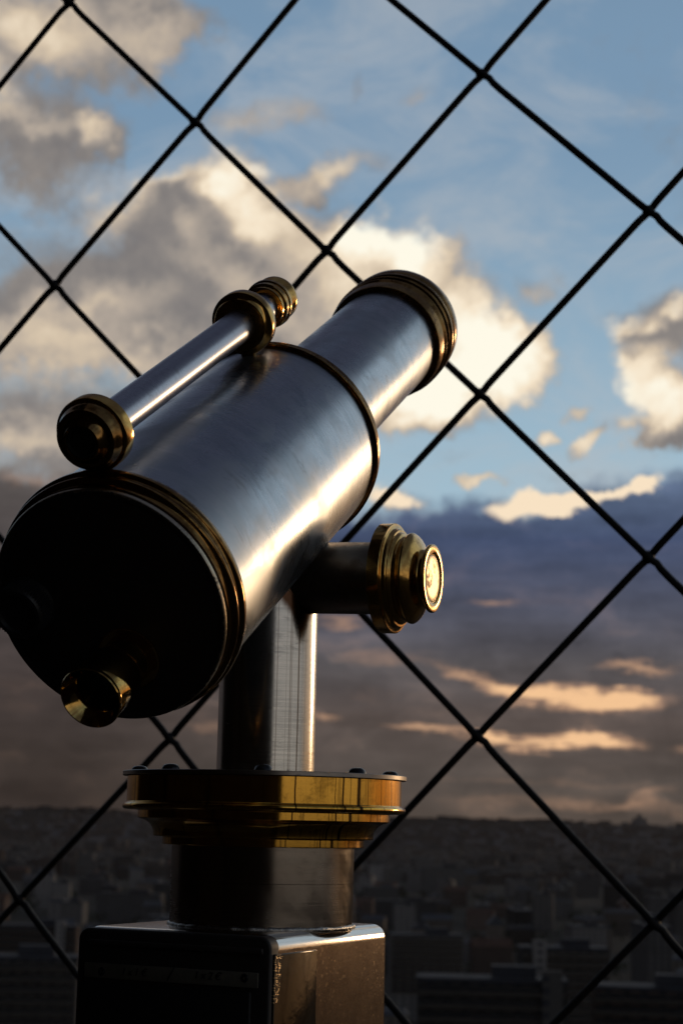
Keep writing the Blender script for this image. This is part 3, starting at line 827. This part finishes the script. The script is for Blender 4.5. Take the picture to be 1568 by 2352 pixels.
for (i, j), p in list(KN.items()):           # a lump of weld at every crossing near the frame
    if not (-1 <= i <= 6 and -2 <= j <= 8): continue
    bmw = bmesh.new(); bmesh.ops.create_icosphere(bmw, subdivisions=2, radius=1)
    vs = [FD * q.co.x * .0088 + Vector((0, 0, q.co.z * .0088)) + FNn * q.co.y * .0062 for q in bmw.verts]
    vs = [q_ + q_ * .25 * noise.noise(q_ * 260 + Vector((i * 7, j * 3, 0))) for q_ in vs]
    bmw.verts.index_update(); wf = [tuple(q.index for q in fc.verts) for fc in bmw.faces]; bmw.free()
    mesh_obj('weld_joint', vs, wf, M['wire'], fence, Matrix.Translation(p), 80)

# ------------------------------------------------------------------ platform
def slab(name, x0, y0, x1, y1, z0, z1, mat, mtx=None, parent=None):
    v = [(x, y, z) for z in (z0, z1) for x, y in ((x0, y0), (x1, y0), (x1, y1), (x0, y1))]
    f = [(3, 2, 1, 0), (4, 5, 6, 7), (0, 1, 5, 4), (1, 2, 6, 5), (2, 3, 7, 6), (3, 0, 4, 7)]
    return mesh_obj(name, v, f, mat, parent, mtx, smooth=False)
fm = Matrix.Translation((0, FY, 0)) @ Matrix.Rotation(-FYAW, 4, 'Z')      # x along the fence, y outwards
tag(slab('deck', -3.2, -4.2, 6, .12, -.12, 0, M['deck'], fm), kind='structure')
M['tower'] = M['wall']
# inner wall of the tower, behind and left of where the camera stands (its dark reflection lies on all the metal)
def wall_pt(az_deg, dist):                    # from the post
    return Vector((PAX.x + math.sin(R(az_deg)) * dist, PAX.y + math.cos(R(az_deg)) * dist))
WALLD = -3.3                                  # in fence frame
wa = wall_pt(164, 1.0) - Vector((PAX.x, PAX.y))
inv = fm.inverted()
pp = inv @ Vector((PAX.x, PAX.y, 0)); dd = inv.to_3x3() @ Vector((wa.x, wa.y, 0))
tt = (WALLD - pp.y) / dd.y
xend = pp.x + dd.x * tt
w1 = tag(slab('tower_wall', -3.2, WALLD - .3, xend, WALLD, 0, 14, M['wall'], fm), 'dark painted iron wall of the viewing platform behind the camera', 'wall')
w2 = tag(slab('tower_wall', -3.5, WALLD - .3, -3.2, -.25, 0, 14, M['wall'], fm), 'dark painted iron side wall at the left end of the viewing platform', 'wall')
for i in range(6):
    slab('stiffener', -3.0 + i * .6, WALLD + .001, -2.93 + i * .6, WALLD + .06, .01, 13.9, M['wall'], fm, w1)
for o in w1.children:
    o.matrix_basis = Matrix.Identity(4)

# ------------------------------------------------------------------ city
GZ = -104.0
def bmat(name, wallc, win, sx=3.4, sz=3.2):
    m, g, b, co = newmat(name)
    oi = g.node('ShaderNodeObjectInfo')
    geo = g.node('ShaderNodeNewGeometry')
    px, py, pz = g.sep(geo.outputs['Position'])
    hx = g.m('ADD', g.m('MULTIPLY', px, .8), g.m('MULTIPLY', py, .6))
    fx = g.m('FRACT', g.m('DIVIDE', hx, sx)); fz = g.m('FRACT', g.m('DIVIDE', g.m('SUBTRACT', pz, GZ), sz))
    wm = g.m('MULTIPLY', g.m('MULTIPLY', g.m('GREATER_THAN', fx, .35), g.m('LESS_THAN', fx, .75)), g.m('MULTIPLY', g.m('GREATER_THAN', fz, .3), g.m('LESS_THAN', fz, .8)))
    c = g.mix(g.mr(g.noise(geo.outputs['Position'], .12, 3, .6), .35, .7, 0, .4), wallc, tuple(q * .6 for q in wallc))
    c = g.mix(1, c, g.comb(*[g.m('ADD', .25, g.m('MULTIPLY', oi.outputs['Random'], 1.3))] * 3), 'MULTIPLY')
    c = g.mix(g.m('MULTIPLY', wm, .85), c, win)
    g.put(b.inputs['Base Color'], c); g.put(b.inputs['Roughness'], .8)
    return m
BM = [bmat('cream_stone_wall', (.12, .10, .082), (.02, .022, .026)), bmat('grey_render_wall', (.075, .073, .071), (.015, .018, .022)), bmat('brown_brick_wall', (.11, .08, .065), (.02, .02, .02)), bmat('white_render_wall', (.17, .16, .15), (.03, .033, .04), 4.1, 3.0)]
RM = [plain('zinc_roof', (.075, .082, .095), .6, .0, .5, .2), plain('slate_roof', (.045, .047, .055), .6, 0, .5, .2), plain('tile_roof', (.10, .06, .045), .7, 0, .5, .2)]
gm, gg, gb, gco = newmat('city_ground')
gn = gg.noise(gco, .01, 6, .7); gn2 = gg.noise(gco, .06, 4, .6)
gg.put(gb.inputs['Base Color'], gg.ramp(gg.m('ADD', gg.m('MULTIPLY', gn, .6), gg.m('MULTIPLY', gn2, .4)), [(.35, (.012, .015, .010)), (.5, (.03, .03, .026)), (.65, (.06, .055, .05))]))
gg.put(gb.inputs['Roughness'], .95)
def disc(name, r0, mat, z):
    n = 96; v = [(0, 0, z)]
    v += [(r0 * math.cos(2 * PI * i / n), r0 * math.sin(2 * PI * i / n), z) for i in range(n)]
    return mesh_obj(name, v, [(0, 1 + i, 1 + (i + 1) % n) for i in range(n)], mat, smooth=False)
tag(disc('ground', 26000, gm, GZ), kind='structure')

def box_v(w_, d, z0, z1):
    return [(-w_ / 2, -d / 2, z0), (w_ / 2, -d / 2, z0), (w_ / 2, d / 2, z0), (-w_ / 2, d / 2, z0), (-w_ / 2, -d / 2, z1), (w_ / 2, -d / 2, z1), (w_ / 2, d / 2, z1), (-w_ / 2, d / 2, z1)]
BF = [(4, 5, 6, 7), (0, 1, 5, 4), (1, 2, 6, 5), (2, 3, 7, 6), (3, 0, 4, 7)]
def roof_mesh(kind, w_, d, h):
    if kind == 0:    # mansard with chimneys
        i = 2.2
        v = [(-w_ / 2 - .4, -d / 2 - .4, h), (w_ / 2 + .4, -d / 2 - .4, h), (w_ / 2 + .4, d / 2 + .4, h), (-w_ / 2 - .4, d / 2 + .4, h),
             (-w_ / 2 + i, -d / 2 + i, h + 3.2), (w_ / 2 - i, -d / 2 + i, h + 3.2), (w_ / 2 - i, d / 2 - i, h + 3.2), (-w_ / 2 + i, d / 2 - i, h + 3.2)]
        f = list(BF)
        for cx in (-.38, 0, .38):
            b0 = len(v); v += [(x + cx * w_, y, z) for x, y, z in box_v(1.4, 5, h + 2.6, h + 5.6)]; f += [tuple(b0 + q for q in fc) for fc in BF]
    elif kind == 1:  # flat with parapet and plant room
        v = box_v(w_ + .5, d + .5, h, h + 1.0); f = list(BF)
        b0 = len(v); v += [(x + w_ * .15, y, z) for x, y, z in box_v(w_ * .3, d * .45, h + 1.0, h + 4.0)]; f += [tuple(b0 + q for q in fc) for fc in BF]
    else:            # gable
        v = [(-w_ / 2 - .4, -d / 2 - .5, h), (w_ / 2 + .4, -d / 2 - .5, h), (w_ / 2 + .4, d / 2 + .5, h), (-w_ / 2 - .4, d / 2 + .5, h), (-w_ / 2 - .4, 0, h + 4.5), (w_ / 2 + .4, 0, h + 4.5)]
        f = [(0, 1, 5, 4), (3, 4, 5, 2), (0, 4, 3), (1, 2, 5)]
        b0 = len(v); v += [(x - w_ * .3, y, z) for x, y, z in box_v(1.3, 2, h + 2, h + 6.5)]; f += [tuple(b0 + q for q in fc) for fc in BF]
    return v, f
protos = []
for (w_, d, h, wm_, rk, rm_) in [(34, 16, 20, 0, 0, 0), (28, 14, 18, 0, 0, 1), (46, 14, 24, 1, 1, 0), (24, 20, 30, 3, 1, 1), (30, 15, 17, 2, 2, 2), (20, 14, 22, 3, 0, 0), (60, 15, 26, 1, 1, 1), (26, 16, 16, 0, 2, 0)]:
    wme = bpy.data.meshes.new('building_wall'); wme.from_pydata(box_v(w_, d, 0, h), [], BF); wme.materials.append(BM[wm_])
    rv, rf = roof_mesh(rk, w_, d, h)
    rme = bpy.data.meshes.new('building_roof'); rme.from_pydata(rv, [], rf); rme.materials.append(RM[rm_])
    protos.append((wme, rme, w_, d, h, wm_))
rb = random.Random(11)
kinds = {0: 'cream stone', 1: 'long grey', 2: 'brown brick', 3: 'pale rendered'}
cnt = 0
specials = []                                 # footprints kept free
def place_building(x, y, rot, pi, label, group, sc_=1.0, sz_=1.0):
    wme, rme, w_, d, h, wm_ = protos[pi]
    e = bpy.data.objects.new('city_building', None); COL.objects.link(e)
    e.location = (x, y, GZ); e.rotation_euler = (0, 0, rot); e.scale = (sc_, sc_, sz_)
    tag(e, label, 'building', group)
    a = bpy.data.objects.new('wall', wme); COL.objects.link(a); a.parent = e
    b = bpy.data.objects.new('roof', rme); COL.objects.link(b); b.parent = e
    return e
# hand placed large blocks near the foot of the picture
def slab_block(x, y, rot, w_, d, storeys, wallc, label, stair=None, roofk=1):
    h = storeys * 3.3
    e = empty('apartment_block', (x, y, GZ), label, 'building'); e.rotation_euler = (0, 0, rot)
    def part(name, v, f, mat):
        me = bpy.data.meshes.new(name); me.from_pydata(v, [], f); me.materials.append(mat)
        o = bpy.data.objects.new(name, me); COL.objects.link(o); o.parent = e; return o
    part('wall', box_v(w_, d, 0, h), BF, wallc)
    rv, rf = roof_mesh(roofk, w_, d, h); part('roof', rv, rf, RM[1])
    for k_ in range(storeys):                   # a glazed band and a balcony slab on every storey
        z = k_ * 3.3
        if z < h - 30: continue
        part('window_band', box_v(w_ * .96, .5, z + 1.0, z + 2.6), BF, GLB).location = (0, -d / 2, 0)
        part('balcony', [(x_, y_, z_) for x_, y_, z_ in box_v(w_ * .98, 1.3, z + .05, z + .95)], BF, BALC).location = (0, -d / 2 - .7, 0)
    if stair is not None:
        part('stair_tower', [(x_ + stair * w_, y_, z_) for x_, y_, z_ in box_v(5, 4, 0, h + 3.5)], BF, BM[3]).location = (0, -d / 2 - .8, 0)
    specials.append((x, y, w_ * .62))
    return e
GLB = plain('window_glass', (.010, .012, .016), .25, 0, .3, .5, 0)
BALC = plain('balcony_concrete', (.075, .066, .056), .8, 0, .4, .3)
def gpt(px, dist):                             # ground point seen at column px at this distance
    r = ray(px, 1890); s = dist / math.hypot(r.x, r.y); return r.x * s, r.y * s
for px, dist, rot, w_, d, st_, wc, lab, stair in [
    (1130, 470, -4, 38, 13, 20, BM[1], 'large dark apartment block with long balcony rows right of the coin box', .40),
    (1500, 500, -8, 34, 13, 19, BM[2], 'dark slab block with balcony rows under the lowest fence knot at the right edge', None),
    (1290, 700, 3, 34, 13, 18, BM[1], 'wide dark office block behind the balcony block, left of the lowest right fence knot', -.3),
    (60, 560, 6, 36, 14, 19, BM[1], 'dark apartment block at the bottom left corner below the fence wire', None),
    (100, 1000, 2, 44, 14, 14, BM[2], 'broad dark block left of the coin box behind the lower left fence knot', .3),
    (980, 980, 5, 40, 14, 14, BM[3], 'pale flat block close to the right side of the steel cylinder', None)]:
    x, y = gpt(px, dist)
    slab_block(x, y, R(rot), w_, d, st_, wc, lab, stair)
placed = []
ring_r = 900
while ring_r < 3300 and cnt < 292:
    wdt = .215 * ring_r
    n_c = max(3, int(2 * wdt / (50 + ring_r * .012)))
    for i in range(n_c):
        a_ = -wdt + (i + .5 + rb.uniform(-.22, .22)) * 2 * wdt / n_c
        x = a_; y = ring_r + rb.uniform(-16, 16)
        if any(abs(x - sx_) < sr_ + 16 and abs(y - sy_) < 30 for sx_, sy_, sr_ in specials): continue
        if rb.random() < .1: continue
        pi = rb.randrange(len(protos))
        side = 'left' if x < -.07 * y else 'right'
        band = 'nearer' if ring_r < 1300 else ('middle distance' if ring_r < 2000 else 'far')
        if side == 'left' and x > -.13 * y and False: pass
        lab = f'{kinds[protos[pi][5]]} {band} city building among the dark rooftops {side} of the telescope post'
        place_building(x, y, R(rb.choice((0, 12, -15, 4, 90, -8)) + rb.uniform(-5, 5)), pi, lab, f'{kinds[protos[pi][5]]} {band} buildings {side} of the post', rb.uniform(.8, 1.15), rb.uniform(.7, 1.25) * (1.0 if rb.random() < .9 else 1.5))
        cnt += 1
        if cnt >= 292: break
    ring_r += 60 + ring_r * .035
CITY_END = ring_r
# the city beyond reads as one mass
cv = []; cf = []; cm = []
for i in range(6500):
    y = CITY_END + (6400 - CITY_END) * rb.random() ** 1.1
    x = rb.uniform(-.25, .25) * y
    w_ = rb.uniform(14, 46); d = rb.uniform(12, 18); h = rb.uniform(12, 26) * (1.6 if rb.random() < .04 else 1)
    ro = rb.choice((0, .3, -.3, .8, 1.57)) + rb.uniform(-.1, .1); c_, s_ = math.cos(ro), math.sin(ro)
    b0 = len(cv)
    hillz = 0
    cv += [(x + c_ * vx - s_ * vy, y + s_ * vx + c_ * vy, GZ + vz) for vx, vy, vz in box_v(w_, d, 0, h)]
    cf += [tuple(b0 + q for q in fc) for fc in BF]
    mi = rb.randrange(4); cm += [4 + rb.randrange(2)] + [mi] * 4
for i in range(11000):                       # and so it does to both sides of the view
    t = rb.choice((-1, 1)) * rb.uniform(.24, 1.12); rr = 900 + 5400 * rb.random() ** .75
    x, y = rr * math.sin(t), rr * math.cos(t)
    w_ = rb.uniform(14, 46); d = rb.uniform(12, 18); h = rb.uniform(12, 26) * (1.6 if rb.random() < .04 else 1)
    ro = rb.uniform(0, 3.1); c_, s_ = math.cos(ro), math.sin(ro)
    b0 = len(cv)
    cv += [(x + c_ * vx - s_ * vy, y + s_ * vx + c_ * vy, GZ + vz) for vx, vy, vz in box_v(w_, d, 0, h)]
    cf += [tuple(b0 + q for q in fc) for fc in BF]
    mi = rb.randrange(4); cm += [4 + rb.randrange(2)] + [mi] * 4
o = mesh_obj('distant_city', cv, cf, BM + RM[:2], smooth=False)
for p, mi in zip(o.data.polygons, cm): p.material_index = mi
tag(o, kind='stuff')
# trees between the houses: one loose mass of dark crowns
tm = plain('park_foliage', (.018, .026, .012), .9, 0, .6, .3, 0)
tv = []; tf = []
for i in range(260):
    y = rb.uniform(850, 2600); x = rb.uniform(-.22, .22) * y
    if any(abs(x - sx_) < sr_ + 6 and abs(y - sy_) < 22 for sx_, sy_, sr_ in specials): continue
    for q_ in range(40):
        dx_, dy_, dz_ = rb.gauss(0, 4.2), rb.gauss(0, 4.2), rb.gauss(9, 2.6)
        s_ = rb.uniform(.8, 1.8); n3 = Vector((rb.gauss(0, 1), rb.gauss(0, 1), rb.gauss(0, 1))).normalized(); t1 = n3.orthogonal().normalized(); t2 = n3.cross(t1)
        c0 = Vector((x + dx_, y + dy_, GZ + max(dz_, 2)))
        b0 = len(tv); tv += [c0 + t1 * s_, c0 + t2 * s_, c0 - t1 * s_, c0 - t2 * s_]; tf.append((b0, b0 + 1, b0 + 2, b0 + 3))
tag(mesh_obj('tree_canopy', tv, tf, tm, smooth=False), kind='stuff')

# hills on the horizon
hm, hg, hb, hco = newmat('wooded_hills')
hg.put(hb.inputs['Base Color'], hg.mix(hg.mr(hg.noise(hco, .004, 6, .7), .4, .6), (.028, .028, .034), (.05, .046, .05)))
hg.put(hb.inputs['Roughness'], 1.0)
hv = []; hf = []
NA, ND = 760, 26
# height of the crest above the eye in picture px, along the picture's columns
crest = [(-600, 8), (0, 12), (80, 12), (140, 15), (220, 14), (320, 12), (500, 9), (800, 8), (1000, 10), (1100, 11), (1300, 11), (1400, 10), (1475, 13), (1568, 9), (1800, 4), (2300, 3)]
def crest_h(px):
    for (a, ha), (b, hb_) in zip(crest[:-1], crest[1:]):
        if a <= px <= b: 
            t = (px - a) / (b - a); t = t * t * (3 - 2 * t)
            return ha + (hb_ - ha) * t + 1.8 * noise.noise(Vector((px * .012, 2, 0))) + 1.1 * noise.noise(Vector((px * .05, 7, 0)))
    return (8 if px < 0 else 3) + 5 * noise.noise(Vector((px * .0022, 2, 0)))
for i in range(NA + 1):
    aa = -1.15 + 2.3 * i / NA
    px = 784 + FPX * math.tan(aa)
    for j in range(ND + 1):
        t = j / ND; dist = 5900 + 4600 * t
        prof = math.sin(min(1, t / .62) * PI / 2) ** 1.6 if t < .62 else math.cos((t - .62) / .38 * PI / 2) ** .8
        hc = crest_h(px) / FPX * (5900 + 4600 * .62) + CH - GZ
        z = GZ - 2 + hc * prof * (1 + .035 * noise.noise(Vector((i * .11, j * .4, 0))) + .02 * noise.noise(Vector((i * .5, j, 4))))
        hv.append((math.sin(aa) * dist, math.cos(aa) * dist, z))
for i in range(NA):
    for j in range(ND):
        a = i * (ND + 1) + j
        hf.append((a, a + ND + 1, a + ND + 2, a + 1))
tag(mesh_obj('hills', hv, hf, hm, sharp=180), kind='structure')
hx_c = math.sin(math.atan((1472 - 784) / FPX)) * 8660
hcv = []; hcf = []; hcm = []
for q_ in range(9000):                       # houses climbing the far slope
    i = rb.randrange(NA); j = int(ND * .62 * rb.random() ** .8)
    p = Vector(hv[i * (ND + 1) + j]).lerp(Vector(hv[(i + 1) * (ND + 1) + j + 1]), rb.random())
    if abs(p.x - hx_c) < 150 and p.y > 7900: continue
    w_ = rb.uniform(14, 50); d = rb.uniform(12, 20); h = rb.uniform(8, 20) * (1.7 if rb.random() < .05 else 1)
    b0 = len(hcv); hcv += [(p.x + a_, p.y + b_, p.z - 6 + c_) for a_, b_, c_ in box_v(w_, d, 0, h + 6)]
    hcf += [tuple(b0 + k_ for k_ in fc) for fc in BF]; mi = rb.randrange(4); hcm += [4 + rb.randrange(2)] + [mi] * 4
o = mesh_obj('hillside_houses', hcv, hcf, BM + RM[:2], smooth=False)
for p, mi in zip(o.data.polygons, hcm): p.material_index = mi
tag(o, kind='stuff')

# domed church on the hill, at the right
px = 1472; aa = math.atan((px - 784) / FPX); dist = 5900 + 4600 * .60
hx_, hy_ = math.sin(aa) * dist, math.cos(aa) * dist
hz_ = CH + 13 / FPX * dist
stone = plain('pale_church_stone', (.16, .15, .14), .8, 0, .3, .05, 0)
ch = empty('domed_church', (hx_, hy_, hz_), 'tiny domed church silhouette on the hill crest at the right end of the skyline', 'church')
ch.scale = (1.25, 1.25, 1.05)
def cpart(name, prof, ox=0, oy=0):
    seg = 24; v = []; f = []
    for z, r in prof:
        for q_ in range(seg): v.append((ox + r * math.cos(2 * PI * q_ / seg), oy + r * math.sin(2 * PI * q_ / seg), z))
    for a in range(len(prof) - 1):
        for q_ in range(seg): f.append((a * seg + q_, a * seg + (q_ + 1) % seg, (a + 1) * seg + (q_ + 1) % seg, (a + 1) * seg + q_))
    me = bpy.data.meshes.new(name); me.from_pydata(v, [], f); me.materials.append(stone)
    o = bpy.data.objects.new(name, me); COL.objects.link(o); o.parent = ch
dome = lambda r, z0, h: [(z0, r * .9), (z0 + h * .35, r * .9), (z0 + h * .4, r)] + [(z0 + h * .4 + h * .55 * math.sin(R(t)), r * math.cos(R(t)) ** 1.0 + .3) for t in (15, 30, 45, 60, 75, 88)] + [(z0 + h * 1.12, .2)]
cpart('main_dome', dome(11, 10, 34))
for ox, oy in ((-19, -10), (19, -10), (-19, 10), (19, 10)): cpart('small_dome', dome(5.5, 8, 18), ox, oy)
me = bpy.data.meshes.new('nave'); me.from_pydata(box_v(56, 34, -8, 14), [], BF); me.materials.append(stone)
o = bpy.data.objects.new('nave', me); COL.objects.link(o); o.parent = ch

# rough masonry, roofs, soil and foliage have no mirror sheen at grazing angles
for m_ in [gm, hm, tm, stone, BALC, M['deck'], M['wall'], M['wire']] + BM + RM:
    for n_ in m_.node_tree.nodes:
        if n_.type == 'BSDF_PRINCIPLED': n_.inputs['Specular IOR Level'].default_value = .05 if m_ is not M['wire'] else .3

# ------------------------------------------------------------------ haze
hz = mesh_obj('haze', [(x, y, z) for z in (GZ - 1.0, CH + 18.0) for x, y in ((-11500, -3000), (11500, -3000), (11500, 12500), (-11500, 12500))],
              [(3, 2, 1, 0), (4, 5, 6, 7), (0, 1, 5, 4), (1, 2, 6, 5), (2, 3, 7, 6), (3, 0, 4, 7)], [], smooth=False)
hzm = bpy.data.materials.new('evening_haze'); hzm.use_nodes = True
for n_ in list(hzm.node_tree.nodes): hzm.node_tree.nodes.remove(n_)
hv_ = hzm.node_tree.nodes.new('ShaderNodeVolumePrincipled'); ho_ = hzm.node_tree.nodes.new('ShaderNodeOutputMaterial')
hzm.node_tree.links.new(hv_.outputs[0], ho_.inputs['Volume'])
hv_.inputs['Color'].default_value = (.85, .80, .82, 1)
hv_.inputs['Density'].default_value = 1.1e-5
hv_.inputs['Anisotropy'].default_value = .2
hz.data.materials.append(hzm)
tag(hz, kind='stuff')
